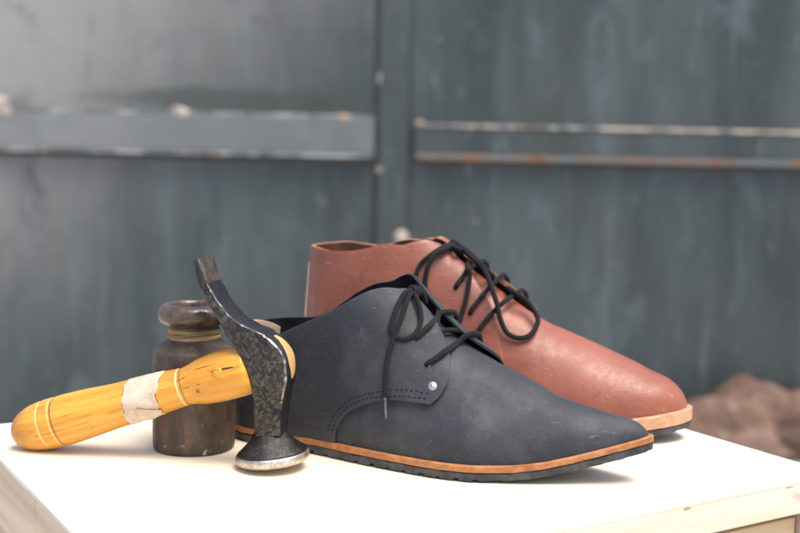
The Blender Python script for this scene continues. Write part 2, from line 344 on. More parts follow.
def m_handle():
    # local x runs along the handle
    s = NM('varnished_wood')
    grain = s.noise(75, 6, .65, .4, (.07, 1, 1)); fine = s.noise(420, 4, .7, 0, (.035, 1, 1))
    c = s.mix(s.ramp(grain, .38, .60), (.60, .26, .022), (.70, .355, .045))
    c = s.mix(s.ramp(fine, .54, .68, 0, .55), c, (.34, .13, .018))
    # dark open cracks near the head and stains at the butt
    x = s.axis(0)
    near = s.ramp(x, -.075, -.05)
    crack = s.math('MAXIMUM', s.ramp(s.noise(120, 4, .6, .8, (.16, 1, 1), loc=(.3, .7, .1)), .635, .665), s.ramp(s.noise(210, 4, .65, .6, (.12, 1, 1), loc=(.9, .1, .5)), .64, .67, 0, .7))
    c = s.mix(s.math('MULTIPLY', crack, s.math('ADD', s.math('MULTIPLY', near, .85), .25)), c, (.055, .022, .008))
    butt = s.math('MULTIPLY', s.ramp(x, -.165, -.195), s.ramp(s.noise(45, 5, .7), .42, .62))
    c = s.mix(s.math('MULTIPLY', butt, .5), c, (.30, .12, .02))
    for x0, col, wd in ((-.1742, (.82, .60, .30), .0004), (-.1628, (.16, .07, .02), .0004), (-.1648, (.78, .52, .22), .0003), (-.0675, (.80, .62, .36), .0004), (-.0648, (.16, .07, .02), .0003)):
        d = s.math('ABSOLUTE', s.math('SUBTRACT', s.math('ADD', x, s.math('MULTIPLY', s.math('SUBTRACT', s.noise(60, 2), .5), .0015)), x0))
        c = s.mix(s.ramp(d, wd, wd*1.8, .85, 0), c, col)
    s.bump(grain, .0006, .5); s.bump(fine, .0003, .6); s.bump(s.noise(55, 3), .0012, .5); s.bump(crack, .0006, -.6)
    return s.fin(c, s.ramp(fine, .3, .7, .30, .46), spec=.45, coat=.2, coatr=.18)

def m_tape():
    s = NM('worn_cloth_tape')
    c = s.mix(s.ramp(s.noise(90, 5, .7), .35, .65), (.50, .40, .28), (.66, .56, .43))
    v = s.noise(80, 6, .75, .5, (.5, 1, 1), loc=(2, 0, 1))
    c = s.mix(s.ramp(v, .585, .62), c, (.34, .22, .13))
    c = s.mix(s.ramp(s.noise(55, 5, .6, 1.2, loc=(9, 1, 1)), .66, .69), c, (.10, .06, .04))
    s.bump(s.noise(700, 3, .6), .0003, .8); s.bump(v, .0006, .6)
    return s.fin(c, .6, spec=.35)

def m_jar(glossy=False):
    s = NM('brown_stoneware_glaze' if glossy else 'brown_stoneware')
    c = s.mix(s.ramp(s.noise(40, 6, .7, .3, (1, 1, .5)), .38, .66), (.036, .023, .015), (.100, .064, .040))
    c = s.mix(s.ramp(s.noise(110, 5, .7, 0, (1, 1, .35)), .52, .70, 0, .6), c, (.15, .10, .068))
    c = s.mix(s.ramp(s.noise(380, 3, .6), .70, .75, 0, .9), c, (.42, .34, .27))
    c = s.mix(s.ramp(s.noise(230, 3, .6, loc=(4, 4, 4)), .68, .72, 0, .8), c, (.020, .012, .010))
    z = s.axis(2)
    chip = s.math('MULTIPLY', s.ramp(s.noise(200, 4, .7, loc=(7, 2, 5)), .60, .64), s.ramp(z, .012, .001, 0, .8))
    c = s.mix(chip, c, (.50, .46, .42))
    s.bump(s.noise(120, 4, .6), .0007, .7); s.bump(s.noise(500, 3, .6), .0002, .6)
    return s.fin(c, s.ramp(s.noise(90, 4), .35, .65, .20 if glossy else .46, .36 if glossy else .62), spec=.5, coat=.15 if glossy else .0, coatr=.1)

def m_raffia():
    s = NM('raffia')
    v = s.noise(180, 5, .65, .2, (.12, .12, 2.2))
    c = s.mix(s.ramp(v, .35, .65), (.26, .15, .065), (.55, .38, .20))
    s.bump(v, .0012, .9)
    return s.fin(c, .5, spec=.4)

def m_pine(name, a, b, knots=.6, ax=0, chips=()):
    s = NM(name)
    st = [1, 1, 1]; st[ax] = .07
    g = s.noise(26, 5, .6, 1.2, tuple(st)); f = s.noise(220, 4, .7, 0, tuple(q if q == 1 else .03 for q in st))
    c = s.mix(s.ramp(g, .35, .65), a, b)
    c = s.mix(s.ramp(f, .55, .75, 0, .35), c, tuple(q*.72 for q in b))
    st2 = [1, 1, 1]; st2[ax] = .35
    k = s.noise(16, 3, .5, 2.0, tuple(st2), loc=(1.3, .4, 2.2))
    c = s.mix(s.ramp(k, .68, .74, 0, knots), c, (.28, .13, .05))
    for (px_, py_, pz_, rx, rz) in chips:
        d = s.math('ADD', s.math('POWER', s.math('DIVIDE', s.math('SUBTRACT', s.axis(0), px_), rx), 2.), s.math('POWER', s.math('DIVIDE', s.math('SUBTRACT', s.axis(2), pz_), rz), 2.))
        d = s.math('ADD', d, s.math('MULTIPLY', s.noise(300, 3), 1.4))
        c = s.mix(s.ramp(d, 1.1, 1.6, .9, 0), c, (.36, .20, .11))
    s.bump(f, .0003, .5)
    return s.fin(c, .55, spec=.35)

def m_gate(name='grey_gate_paint', face=0.):
    s = NM(name)
    st = s.noise(5.5, 6, .6, .2, (1, 1, .16)); bl = s.noise(1.6, 5, .6, .3, (1, 1, .7), loc=(3.1, 0, .6))
    c = s.mix(s.ramp(st, .32, .68), (.028, .038, .038), (.068, .084, .085))
    c = s.mix(s.ramp(bl, .40, .66, 0, .7), c, (.046, .055, .050))
    c = s.mix(s.ramp(s.noise(14, 6, .65, 0, (1, 1, .10), loc=(.7, 0, 0)), .56, .74, 0, .6), c, (.125, .148, .155))
    c = s.mix(s.ramp(s.noise(3.0, 5, .6, .5, (1, 1, .4), loc=(8, 0, 1)), .58, .72, 0, .6), c, (.035, .040, .036))
    c = s.mix(s.ramp(s.noise(34, 4, .6, loc=(2, 2, 2)), .735, .75), c, (.42, .40, .36))
    # warm lens glow painted into the gate's colour towards the upper left
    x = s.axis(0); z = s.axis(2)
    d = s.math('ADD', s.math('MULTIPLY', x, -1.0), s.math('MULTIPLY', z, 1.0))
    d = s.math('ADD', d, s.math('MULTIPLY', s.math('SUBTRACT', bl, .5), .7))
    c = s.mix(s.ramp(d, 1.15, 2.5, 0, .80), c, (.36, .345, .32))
    c = s.mix(s.ramp(s.noise(9, 7, .7, .8, (1, 1, .30), loc=(5, 0, 3)), .52, .66, 0, .55), c, (.095, .122, .127))
    c = s.mix(s.ramp(s.noise(4.2, 7, .75, .6, (1, 1, .6), loc=(1, 0, 9)), .54, .68, 0, .55), c, (.040, .047, .043))
    c = s.mix(s.ramp(s.noise(26, 6, .75, .4, (1, 1, .25), loc=(2, 0, 2)), .60, .70, 0, .45), c, (.20, .22, .22))
    if face: c = s.mix(face, c, (.19, .205, .205))
    # mossy stain above the left rail
    e = s.math('ADD', s.math('POWER', s.math('DIVIDE', s.math('ADD', x, .50), .42), 2.), s.math('POWER', s.math('DIVIDE', s.math('SUBTRACT', z, .350-GZ), .035), 2.))
    e = s.math('ADD', e, s.math('MULTIPLY', s.math('SUBTRACT', s.noise(8, 4), .5), 2.5))
    c = s.mix(s.ramp(e, .3, 1.5, .65, 0), c, (.045, .052, .042))
    s.bump(s.noise(12, 5, .6), .006, .6)
    return s.fin(c, s.ramp(bl, .3, .7, .38, .58), spec=.45)

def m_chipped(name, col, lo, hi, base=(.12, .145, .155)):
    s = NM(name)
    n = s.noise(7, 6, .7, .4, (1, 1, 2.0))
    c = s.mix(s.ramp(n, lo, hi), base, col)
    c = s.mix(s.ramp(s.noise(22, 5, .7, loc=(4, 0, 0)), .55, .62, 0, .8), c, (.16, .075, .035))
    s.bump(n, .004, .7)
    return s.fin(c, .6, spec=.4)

BLK = m_black_leather(); BRN = m_brown_leather(); LACE = m_lace(); RUB = m_rubber()
BLK_IN = m_plain('black_suede', (.012, .012, .014), .9, .2, 500, .0005, .5)
BLK_EDGE = m_plain('black_cut_edge', (.030, .032, .037), .7, .3)
BRN_IN = m_plain('brown_flesh_side', (.10, .038, .022), .8, .3, 400, .0004, .4)
BRN_EDGE = m_plain('tan_cut_edge', (.36, .17, .09), .6, .35, 300, .0003, .25, 120)
WELT_B = m_welt('tan_welt', (.42, .185, .065), (.30, .105, .032))
WELT_R = m_welt('pale_tan_welt', (.54, .31, .175), (.44, .23, .12))
CREAM = m_plain('cream_leather', (.60, .43, .28), .6, .35, 300, .0003, .12)
THREAD_D = m_plain('dark_thread', (.010, .010, .013), .8, .2, 900, .0002)
THREAD_L = m_plain('pale_thread', (.60, .42, .34), .7, .3, 900, .0002)
NICKEL = m_steel('nickel', (.30, .30, .29), (.42, .42, .41))
PUNCH = m_plain('punched_edge', (.50, .47, .45), .8, .2)

# ---------------------------------------------------------------- ground and gate
def plane_sheet(name, x0, x1, y0, y1, z, mat):
    o = mesh_obj(name, [(x0, y0, z), (x1, y0, z), (x1, y1, z), (x0, y1, z)], [(0, 1, 2, 3)], mat, smooth=False)
    return o
sg = NM('grey_concrete')
gc = sg.mix(sg.ramp(sg.noise(3, 6, .6), .35, .65), (.34, .335, .34), (.46, .45, .45))
sg.bump(sg.noise(40, 5, .7), .004, .7)
GROUNDM = sg.fin(gc, .8, spec=.3)
GZ = -.645
g = plane_sheet('ground', -30, 30, -30, 30, GZ, GROUNDM); g['kind'] = 'structure'

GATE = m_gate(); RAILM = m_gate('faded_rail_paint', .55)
GY = 3.4
gate = thing('metal_gate', 'weathered blue grey painted metal double gate with rusty welded rails behind the shoes', 'gate', (0, GY, GZ))
gate_parts = []
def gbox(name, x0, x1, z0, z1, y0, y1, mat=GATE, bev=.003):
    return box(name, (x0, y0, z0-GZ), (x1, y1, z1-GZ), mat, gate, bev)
ZT = 1.25
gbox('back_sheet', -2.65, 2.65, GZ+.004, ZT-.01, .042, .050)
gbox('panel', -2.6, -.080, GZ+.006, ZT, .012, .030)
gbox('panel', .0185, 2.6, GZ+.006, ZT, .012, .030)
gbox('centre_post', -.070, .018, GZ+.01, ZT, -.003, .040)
gbox('closing_strip', -.0795, -.0720, GZ+.02, ZT, .000, .028)
CH1 = m_chipped('chipped_cream_edge', (.50, .43, .33), .42, .54)
CH2 = m_chipped('chipped_rust_edge', (.23, .125, .07), .40, .60)
CH3 = m_chipped('chipped_grey_edge', (.36, .38, .38), .45, .60)
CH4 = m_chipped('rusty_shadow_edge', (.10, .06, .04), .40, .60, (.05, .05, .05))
# left leaf rail, right leaf rail, each with its welded edges
lr = gbox('rail', -2.6, -.083, .197, .300, -.022, .0115, RAILM)
gbox('weld_edge', -2.6, -.083, .301, .311, -.012, .0115, CH3)
gbox('rail_lip', -2.6, -.083, .187, .196, -.030, .0115, CH3)
gbox('rusty_shadow_line', -2.6, -.083, .174, .186, .004, .0115, CH4)  # dark strip with some rust, shade under the rail put into its colour
gbox('rusty_shadow_line', .036, 2.6, .174, .185, .004, .0115, CH4)
gbox('rail', .036, 2.6, .205, .280, -.020, .0115)
gbox('weld_edge', .036, 2.6, .281, .291, -.024, .0115, CH1)
gbox('rail_lip', .036, 2.6, .186, .204, -.024, .0115, CH2)
gbox('rail', -2.6, -.083, 1.02, 1.12, -.016, .0115); gbox('rail', .036, 2.6, 1.02, 1.12, -.014, .0115)
def blob(name, x, z, r, mat, y=-.012, sc=(1, .5, .8), seed=0):
    bm = bmesh.new(); bmesh.ops.create_icosphere(bm, subdivisions=3, radius=r)
    for v in bm.verts:
        n = noise.noise(v.co/r*1.3+Vector((seed, seed*2, 0)))
        v.co *= 1+.28*n
        v.co = Vector((v.co.x*sc[0]+x, v.co.y*sc[1]+y, v.co.z*sc[2]+z-GZ))
    me = bpy.data.meshes.new(name); bm.to_mesh(me); bm.free(); me.materials.append(mat)
    for p in me.polygons: p.use_smooth = True
    return link(bpy.data.objects.new(name, me), gate)
WELDM = m_plain('flaking_weld', (.34, .29, .25), .7, .3, 60, .003, .4, 25)
WELDR = m_plain('rusty_weld', (.34, .22, .15), .7, .3, 60, .003, .4, 25)
for i, (x, z, r, m_, sc) in enumerate(((-1.172, .312, .030, WELDM, (1, .5, 1.1)), (-.655, .309, .023, WELDM, (1.4, .5, .8)), (-.172, .299, .017, WELDR, (1.2, .5, .9)),
                          (-.068, .153, .009, WELDM, (1, .6, 1)), (.003, -.045, .023, WELDM, (.9, .6, 1.1)), (.050, .285, .016, WELDR, (1, .5, 1)), (-.071, .42, .006, WELDM, (1, .6, 3)))):
    blob('weld', x, z, r, m_, sc=sc, seed=i*3.7)

# rubble at the foot of the gate
def m_rock(k):
    s = NM('rubble_earth')
    c = s.mix(s.ramp(s.noise(6, 5, .65), .38, .62), (.12, .070, .050), (.20, .130, .098))
    c = s.mix(s.ramp(s.noise(9, 4, .6, .5, loc=(k, 0, 0)), .56, .68, 0, .8), c, (.30, .25, .22))
    c = s.mix(s.ramp(s.noise(30, 5, .7), .60, .70, 0, .6), c, (.07, .04, .03))
    s.bump(s.noise(22, 5, .7), .02, .8)
    return s.fin(c, .85, spec=.25)
ROCK = m_rock(2)
rk = [(.95, 3.27, .125, 'rounded brown clod of earth lying nearest the toe of the brown shoe', (1.3, .9, .72)),
      (1.03, 3.27, .09, 'flat pale streaked clod of earth at the front of the rubble', (1.5, .8, .42)),
      (1.22, 3.29, .125, 'largest brown clod of earth at the right of the rubble', (1.5, .8, .75)),
      (1.04, 3.33, .09, 'small reddish clod of earth behind the pale flat one', (1.6, .5, 1.25)),
      (1.42, 3.25, .11, 'brown clod of earth just outside the right edge', (1.2, .9, .9)),
      (.80, 3.24, .08, 'low brown clod of earth half hidden behind the toe', (1.4, .9, .6)),
      (1.16, 3.25, .05, 'small dark clod of earth at the front edge of the grey ground', (1.8, .8, .45))]
for i, (x, y, r, lab, sc) in enumerate(rk):
    bm = bmesh.new(); bmesh.ops.create_icosphere(bm, subdivisions=4, radius=1)
    for v in bm.verts:
        n = noise.fractal(v.co*1.4+Vector((i*5.3, 1.7*i, 0)), 1.0, 2.0, 5)
        v.co *= 1+.26*n
        v.co = Vector((v.co.x*r*sc[0], v.co.y*r*sc[1], max(v.co.z*r*sc[2], -r*sc[2]*.55)+r*sc[2]*.54))
    for v in bm.verts: v.co *= 1.16
    me = bpy.data.meshes.new('earth_clod'); bm.to_mesh(me); bm.free(); me.materials.append(ROCK)
    for p in me.polygons: p.use_smooth = True
    o = link(bpy.data.objects.new('earth_clod', me)); o.location = (x, y, GZ); o['label'] = lab; o['category'] = 'clod'; o['group'] = 'clods of earth at the foot of the gate'

# ---------------------------------------------------------------- wooden stool
A32 = math.radians(32)
FLUSH = 1
U0, U1, V0, V1 = .179, .675, .5035, .903
def UV(u, v): return (u*math.cos(A32)-v*math.sin(A32), u*math.sin(A32)+v*math.cos(A32))
cu, cv = (U0+U1)/2, (V0+V1)/2
cx, cy = UV(cu, cv); hu, hv = (U1-U0)/2, (V1-V0)/2
stool = thing('wooden_stool', 'pale wooden box stool with a white top carrying the shoes, hammer and jar', 'stool', (cx, cy, GZ), A32)
def m_top():
    s = NM('bleached_top')
    g = s.noise(24, 5, .6, 1.0, (.07, 1, 1)); f = s.noise(260, 4, .7, 0, (.02, 1, 1))
    c = s.mix(s.ramp(g, .35, .65), (.86, .77, .63), (.78, .66, .49))
    c = s.mix(s.ramp(f, .55, .75, 0, .4), c, (.66, .52, .36))
    c = s.mix(s.ramp(s.noise(130, 3, .6, loc=(2, 9, 1)), .745, .765), c, (.25, .20, .16))
    s.bump(f, .0002, .5)
    return s.fin(c, .6, spec=.3)
TOPM = m_top(); _old = ('bleached_top', (.88, .79, .65), (.82, .71, .56), .0, 0)
PINE = m_pine('pine_long', (.78, .67, .53), (.66, .52, .36), .45, 0, chips=((.106, 0, -.0046-GZ, .0045, .0011), (.203, 0, -.0044-GZ, .0060, .0006), (.02, 0, -.017-GZ, .0012, .0008)))
PINEV = m_pine('pine_side', (.80, .61, .41), (.58, .39, .235), .5, 1)
PINEZ = m_pine('pine_upright', (.70, .56, .41), (.60, .45, .31), .4, 2)
DRW = m_pine('drawer_wood', (.76, .58, .36), (.66, .46, .25), .5, 0)
def sbox(name, u0, u1, v0, v1, z0, z1, mat, bev=.0012):   # u, v measured from the stool's middle, z from the table top
    return box(name, (u0, v0, z0-GZ), (u1, v1, z1-GZ), mat, stool, bev)
sbox('top_board', -hu, hu, -hv, hv, -.0035, 0, TOPM, .0005)
t = .018
# front: rail, slot with the drawer behind it, post at either end
sbox('front_rail', -hu+.001, hu-.001, -hv+.0002, -hv+t, -.0250, -.0030, PINE)
sbox('front_board', -hu+.001, -hu+.075, -hv+.001, -hv+t, -.30, -.0253, PINE)
sbox('front_board', hu-.019, hu-.001, -hv+.001, -hv+t, -.30, -.0253, PINEZ)
sbox('drawer', -hu+.08, hu-.022, -hv+.012, -hv+.026, -.16, -.032, DRW)
# left side: solid half, and a half with a slot
mid = .012
sbox('side_board', -hu+.0015, -hu+t, -hv+t+.0005, mid, -.30, -.0038, PINEV)
sbox('side_board', -hu+.0012, -hu+t, mid+.0007, .110, -.30, -.0038, PINEV)
sbox('side_rail', -hu+.0015, -hu+t, .1105, hv-t, -.040, -.0038, PINEV)
sbox('side_rail', -hu+.0015, -hu+t, .1105, hv-t, -.30, -.090, PINEV)
sbox('side_panel', -hu+t+.004, -hu+t+.012, mid, hv-t, -.30, -.0125, DRW)
sbox('side_board', hu-t, hu-.0015, -hv+t+.0005, hv-t, -.30, -.0038, PINEV)
sbox('back_board', -hu+.001, hu-.001, hv-t+.0005, hv-.001, -.30, -.0038, PINE)
sbox('bottom_board', -hu+t+.014, hu-t-.002, -hv+.03, hv-t-.002, -.30, -.29, PINE)
for sx in (-1, 1):
    for sy in (-1, 1):
        x, y = sx*(hu-.030), sy*(hv-.030)
        sbox('leg', x-.016, x+.016, y-.016, y+.016, GZ, -.302, PINEZ)

# ---------------------------------------------------------------- shoes
def shoe_sole(S, P, parent, welt_mats, welt_t, seedn):
    L = S.L; n = 260
    xs = [L*(1-math.cos(PI*i/n))/2 for i in range(n+1)]
    def ring(z_of, inset=0.0, notch=None):
        out = []
        for side in (-1, 1):
            row = []
            for x in xs:
                w = S.edge(x, side); w = max(0, w-inset*min(1, w/.01))
                xx = inset+x*(L-2*inset)/L
                row.append((xx, side*w, z_of(x, side)))
            out.append(row)
        return out
    def body(name, levels, mat, midx=None):
        V = []; F = []; rows = []
        for lv in levels:
            r = ring(*lv); loop = r[0]+list(reversed(r[1][1:-1])); rows.append(len(V)); V += loop
        m = len(loop)
        for k in range(len(levels)-1):
            for j in range(m): F.append((rows[k]+j, rows[k]+(j+1) % m, rows[k+1]+(j+1) % m, rows[k+1]+j))
        for k in (0, len(levels)-1):
            b = rows[k]
            for i in range(1, n):
                a0 = b+i; a1 = b+i+1; c0 = b+(m-i) % m; c1 = b+(m-i-1) % m
                if i < n-1: F.append((a0, a1, c1, c0))
            F.append((b, b+1, b+m-1)); F.append((b+n, b+n-1, b+n+1))
        return mesh_obj(name, V, F, mat, parent, sharp=40)
    th = S.th; ot = th-welt_t
    def lug(x, side):
        s = x*1000/13.0+(.37 if side > 0 else 0)+seedn
        f = s-math.floor(s)
        a = .0026 if (f < .28) else 0.0
        return a*(.5+.5*noise.noise(Vector((math.floor(s)*1.7, side, seedn))))*(1 if .015 < x < L*.70 else .25)
    jit = lambda x, side, k: .0009*noise.noise(Vector((x*90, side*3, k+seedn)))
    sp = S.spring
    body('outsole', [(lambda x, s: sp(x)+lug(x, s), .0036), (lambda x, s: sp(x)+.0012+lug(x, s)+jit(x, s, 1), .0006),
                     (lambda x, s: sp(x)+.0030+jit(x, s, 2), .0002), (lambda x, s: sp(x)+ot-.0005+jit(x, s, 3), .0003), (lambda x, s: sp(x)+ot-.0002, .0010)], RUB)
    lay = len(welt_mats)
    z0 = ot
    for k, m in enumerate(welt_mats):
        t0 = ot+welt_t*k/lay; t1 = ot+welt_t*(k+1)/lay; g = .00015
        ins = .0002*k
        body('midsole' if k == 0 and lay > 1 else 'welt', [(lambda x, s, t0=t0: sp(x)+t0+g, ins+.0006), (lambda x, s, t0=t0: sp(x)+t0+.0007+jit(x, s, 5), ins-.0001),
                     (lambda x, s, t1=t1: sp(x)+t1-.0008+jit(x, s, 6), ins), (lambda x, s, t1=t1: sp(x)+t1-g, ins+.0009)], m)

def grid_panel(name, rows_o, rows_i, mats, parent, close=False):
    """two layers of points (outer, inner), rim between them; mats: outer, inner, rim"""
    R = len(rows_o); K = len(rows_o[0]); V = []; F = []; mi = []
    for r in rows_o: V += r
    off = len(V)
    for r in rows_i: V += r
    for i in range(R-1):
        for j in range(K-1):
            a, b, c, d = i*K+j, i*K+j+1, (i+1)*K+j+1, (i+1)*K+j
            F.append((a, b, c, d)); mi.append(0)
            F.append((off+d, off+c, off+b, off+a)); mi.append(1)
    loop = [j for j in range(K)]+[i*K+K-1 for i in range(1, R)]+[(R-1)*K+j for j in range(K-2, -1, -1)]+[i*K for i in range(R-2, 0, -1)]
    m = len(loop)
    for q in range(m):
        a, b = loop[q], loop[(q+1) % m]
        F.append((a, b, off+b, off+a)); mi.append(2)
    # merge degenerate points
    me = bpy.data.meshes.new(name); me.from_pydata([tuple(v) for v in V], [], F)
    for mm in mats: me.materials.append(mm)
    for p, i in zip(me.polygons, mi): p.material_index = i; p.use_smooth = True
    bm = bmesh.new(); bm.from_mesh(me); bmesh.ops.remove_doubles(bm, verts=bm.verts, dist=2e-6)
    bmesh.ops.dissolve_degenerate(bm, dist=1e-6, edges=bm.edges)
    bmesh.ops.recalc_face_normals(bm, faces=bm.faces)
    for e in bm.edges:
        if len(e.link_faces) == 2 and (e.link_faces[0].material_index != e.link_faces[1].material_index): e.smooth = False
    bm.to_mesh(me); bm.free()
    return link(bpy.data.objects.new(name, me), parent)

def polyfun(pts):
    """arc-length parametrised polyline in (x, theta); theta scaled"""
    P = [(p[0], p[1]) for p in pts]; d = [0]
    for a, b in zip(P, P[1:]): d.append(d[-1]+math.hypot(b[0]-a[0], (b[1]-a[1])*.05))
    fx = pchip(d, [p[0] for p in P]); ft = pchip(d, [p[1] for p in P]); T = d[-1]
    return lambda u: (fx(u*T), ft(u*T))

def quarter(S, parent, collar, upper, lower, mats, far, standoff, name='quarter', thick=.0021):
    # rear: x from 0 to x0 between sole and collar ; front: between lower and upper edge curves
    x0 = lower[0][0]
    col = pchip([c[0] for c in collar], [c[1] for c in collar])
    low = polyfun(lower); upp = polyfun([(x0, col(x0))]+upper)
    K = 46; ro = []; ri = []
    st = []
    n1 = 60
    for i in range(n1): st.append(((x0*(1-math.cos(PI/2*i/n1)), 0.0), None))
    n2 = 110
    rungs = []
    for i in range(n1):
        x = x0*(1-math.cos(PI/2*i/n1)); rungs.append(((x, 0.0), (x, col(x))))
    for i in range(n2+1):
        u = i/n2; u = u if u < 1 else 1.0; rungs.append((low(u), upp(u)))
    for (a, b) in rungs:
        r1 = []; r2 = []
        for k in range(K+1):
            f = k/K; x = a[0]+(b[0]-a[0])*f; th = a[1]+(b[1]-a[1])*f
            so = standoff(x, th)
            tt = PI-th if far else th
            x = max(0.0, x)
            e = min(1, min(f, 1-f)*K/1.3) ; rnd = .0004*(1-e)
            r1.append(S.surf(x, tt, .0022+so-rnd)); r2.append(S.surf(x, tt, .0022-thick+so))
        ro.append(r1); ri.append(r2)
    return grid_panel(name, ro, ri, mats, parent)

def vamp(S, parent, xa, xb, mats, skirt=.62, th=.0016, tongue_drop=.0035, crease=.00012):
    n = 190; K = 96; V = []; F = []; mi = []
    xs = [xa+(S.L-xa)*math.sin(PI/2*i/n) for i in range(n+1)]
    idx = {}
    def so(x, t): # creases across the ball, tongue lies a little low
        c = 0
        cr = math.exp(-((x-.215)/.018)**2)
        c += crease*cr*math.sin(x*520+2*math.sin(t*2))*math.sin(t)**2
        c += .0005*noise.noise(Vector((x*38, t*2.2, S.L*7)))*min(1, (S.L-x)/.03)*math.sin(t)
        c -= tongue_drop*max(0, min(1, (.205-x)/.03))*math.exp(-((t-PI/2)/.8)**2)
        return c
    lay = []
    for o in (0.0, -th):
        base = len(V)
        for x in xs:
            for k in range(K+1):
                t = PI*k/K; V.append(S.surf(x, t, so(x, t)+o))
        lay.append(base)
    keep = lambda x, t: x >= xb or t < skirt or t > PI-skirt
    for li, base in enumerate(lay):
        for i in range(n):
            for k in range(K):
                if not keep(xs[i], PI*(k+.5)/K): continue
                F.append((base+i*(K+1)+k, base+i*(K+1)+k+1, base+(i+1)*(K+1)+k+1, base+(i+1)*(K+1)+k)); mi.append(li)
    # rim at the tongue's top
    i = next(i for i, x in enumerate(xs) if x >= xb)
    for k in range(K):
        t = PI*(k+.5)/K
        if skirt <= t <= PI-skirt:
            a = i*(K+1)+k; F.append((a, a+1, lay[1]+a+1, lay[1]+a)); mi.append(2)
    me = bpy.data.meshes.new('vamp'); me.from_pydata(V, [], F)
    for m in mats: me.materials.append(m)
    for p, q in zip(me.polygons, mi): p.material_index = q; p.use_smooth = True
    bm = bmesh.new(); bm.from_mesh(me); bmesh.ops.remove_doubles(bm, verts=bm.verts, dist=2e-6)
    bmesh.ops.dissolve_degenerate(bm, dist=1e-6, edges=bm.edges)
    loose = [v for v in bm.verts if not v.link_faces]; bmesh.ops.delete(bm, geom=loose, context='VERTS')
    bmesh.ops.recalc_face_normals(bm, faces=bm.faces); bm.to_mesh(me); bm.free()
    return link(bpy.data.objects.new('vamp', me), parent)

def stitches(S, parent, rows, off, mat, pitch=.0036, ln=.0024, r=.00027):
    bm_v = []; bm_f = []
    for row in rows:
        f = polyfun(row); P = [Vector(S.surf(*f(i/400), off)) for i in range(401)]
        d = [0]
        for a, b in zip(P, P[1:]): d.append(d[-1]+(b-a).length)
        def at(s):
            lo = 0
            while lo < 399 and d[lo+1] < s: lo += 1
            return P[lo].lerp(P[lo+1], max(0, min(1, (s-d[lo])/max(1e-9, d[lo+1]-d[lo]))))
        s = .001
        while s+ln < d[-1]:
            a, m, b = at(s), at(s+ln/2), at(s+ln); T = (b-a).normalized(); up = Vector((0, -1, .3)); up = (up-T*up.dot(T)).normalized(); sd = T.cross(up)
            m = m+up*.0003; base = len(bm_v)
            for c, rr in ((a, .4), (a.lerp(m, .5), 1), (m, 1.15), (m.lerp(b, .5), 1), (b, .4)):
                for j in range(6):
                    q = 2*PI*j/6; bm_v.append(c+up*(math.cos(q)*r*rr)+sd*(math.sin(q)*r*rr))
            for i in range(4):
                for j in range(6): bm_f.append((base+i*6+j, base+i*6+(j+1) % 6, base+(i+1)*6+(j+1) % 6, base+(i+1)*6+j))
            s += pitch
    return mesh_obj('stitching', bm_v, bm_f, mat, parent)

def disc_on(S, name, x, th, r, h, mat, parent, off=.0022, dome=.0004):
    n = Vector(S.normal(x, th)); c = Vector(S.surf(x, th, off)); u = n.orthogonal().normalized(); v = n.cross(u)
    V = []; F = []; prof = [(r, 0), (r, h*.6), (r*.85, h), (r*.62, h*.75), (r*.55, h*.85), (r*.3, h+dome), (.0001, h+dome)]
    for (q, z) in prof:
        for j in range(24):
            a = 2*PI*j/24; V.append(c+u*(q*math.cos(a))+v*(q*math.sin(a))+n*z)
    for i in range(len(prof)-1):
        for j in range(24): F.append((i*24+j, i*24+(j+1) % 24, (i+1)*24+(j+1) % 24, (i+1)*24+j))
    return mesh_obj(name, V, F, mat, parent)

def eyelet(S, x, th, parent, mat, r=.0022, off=.0023):
    return disc_on(S, 'lace_hole', x, th, r, .00012, mat, parent, off=off, dome=0)

def insole(S, parent, mat):
    V = []; F = []; n = 60
    for i in range(n+1):
        x = .004+(.19)*i/n
        z = S.spring(x)+S.th+.003
        V.append((x, -max(0, S.edge(x, -1)-.006), z)); V.append((x, max(0, S.edge(x, 1)-.006), z))
    for i in range(n): F.append((2*i, 2*i+1, 2*i+3, 2*i+2))
    return mesh_obj('insole', V, F, mat, parent)

smooth01 = lambda a, b, x: (lambda t: t*t*(3-2*t))(max(0., min(1., (x-a)/(b-a))))

# ---- the dark shoe
b = thing('derby_shoe', 'slate black matte leather lace up shoe with pointed toe in front, near the hammer', 'shoe', (BLACK_AT[0], BLACK_AT[1], 0), math.radians(BLACK_AT[2]), 'unmatched lace up shoes')
SB = Last(BLACK)
shoe_sole(SB, BLACK, b, [WELT_B], .0050, 1.3)
vamp(SB, b, .098, .154, [BLK, BLK_IN, BLK_EDGE])
E = [(p[0], p[1]) for p in D['B']['edge']]; CO = [(p[0], p[1]) for p in D['B']['collar']]
collar = [(0, .445), (.02, .425)]+CO
lower = [(.1085, 0.0)]+E[:8]
upper = [(p[0], p[1]) for p in CO if p[0] > .1145]+list(reversed(E[7:-1]))
def so_near(x, th): return .0012*smooth01(.5, 1.1, th)*smooth01(.12, .16, x)+.0006*smooth01(.0, .05, th)
quarter(SB, b, collar, upper, lower, [BLK, BLK_IN, BLK_EDGE], False, so_near)
fcollar = [(0, .436), (.0195, .457), (.033, .467), (.046, .475), (.0548, .49), (.0762, .60), (.093, .72), (.115, .90)]
fupper = [(.122, .96), (.130, 1.10), (.138, 1.28), (.1455, 1.44), (.1525, 1.55), (.162, 1.60), (.172, 1.61), (.182, 1.62), (.193, 1.60), (.203, 1.54), (.210, 1.38), (.2125, 1.15), (.209, .85), (.198, .62), (.187, .50)]
flower = [(.1085, 0)]+E[:7]+[(.187, .50)]
def so_far(x, th): return .0030*smooth01(.6, 1.45, th)*smooth01(.11, .15, x)*(1-.35*smooth01(.20, .2125, x))+.0004
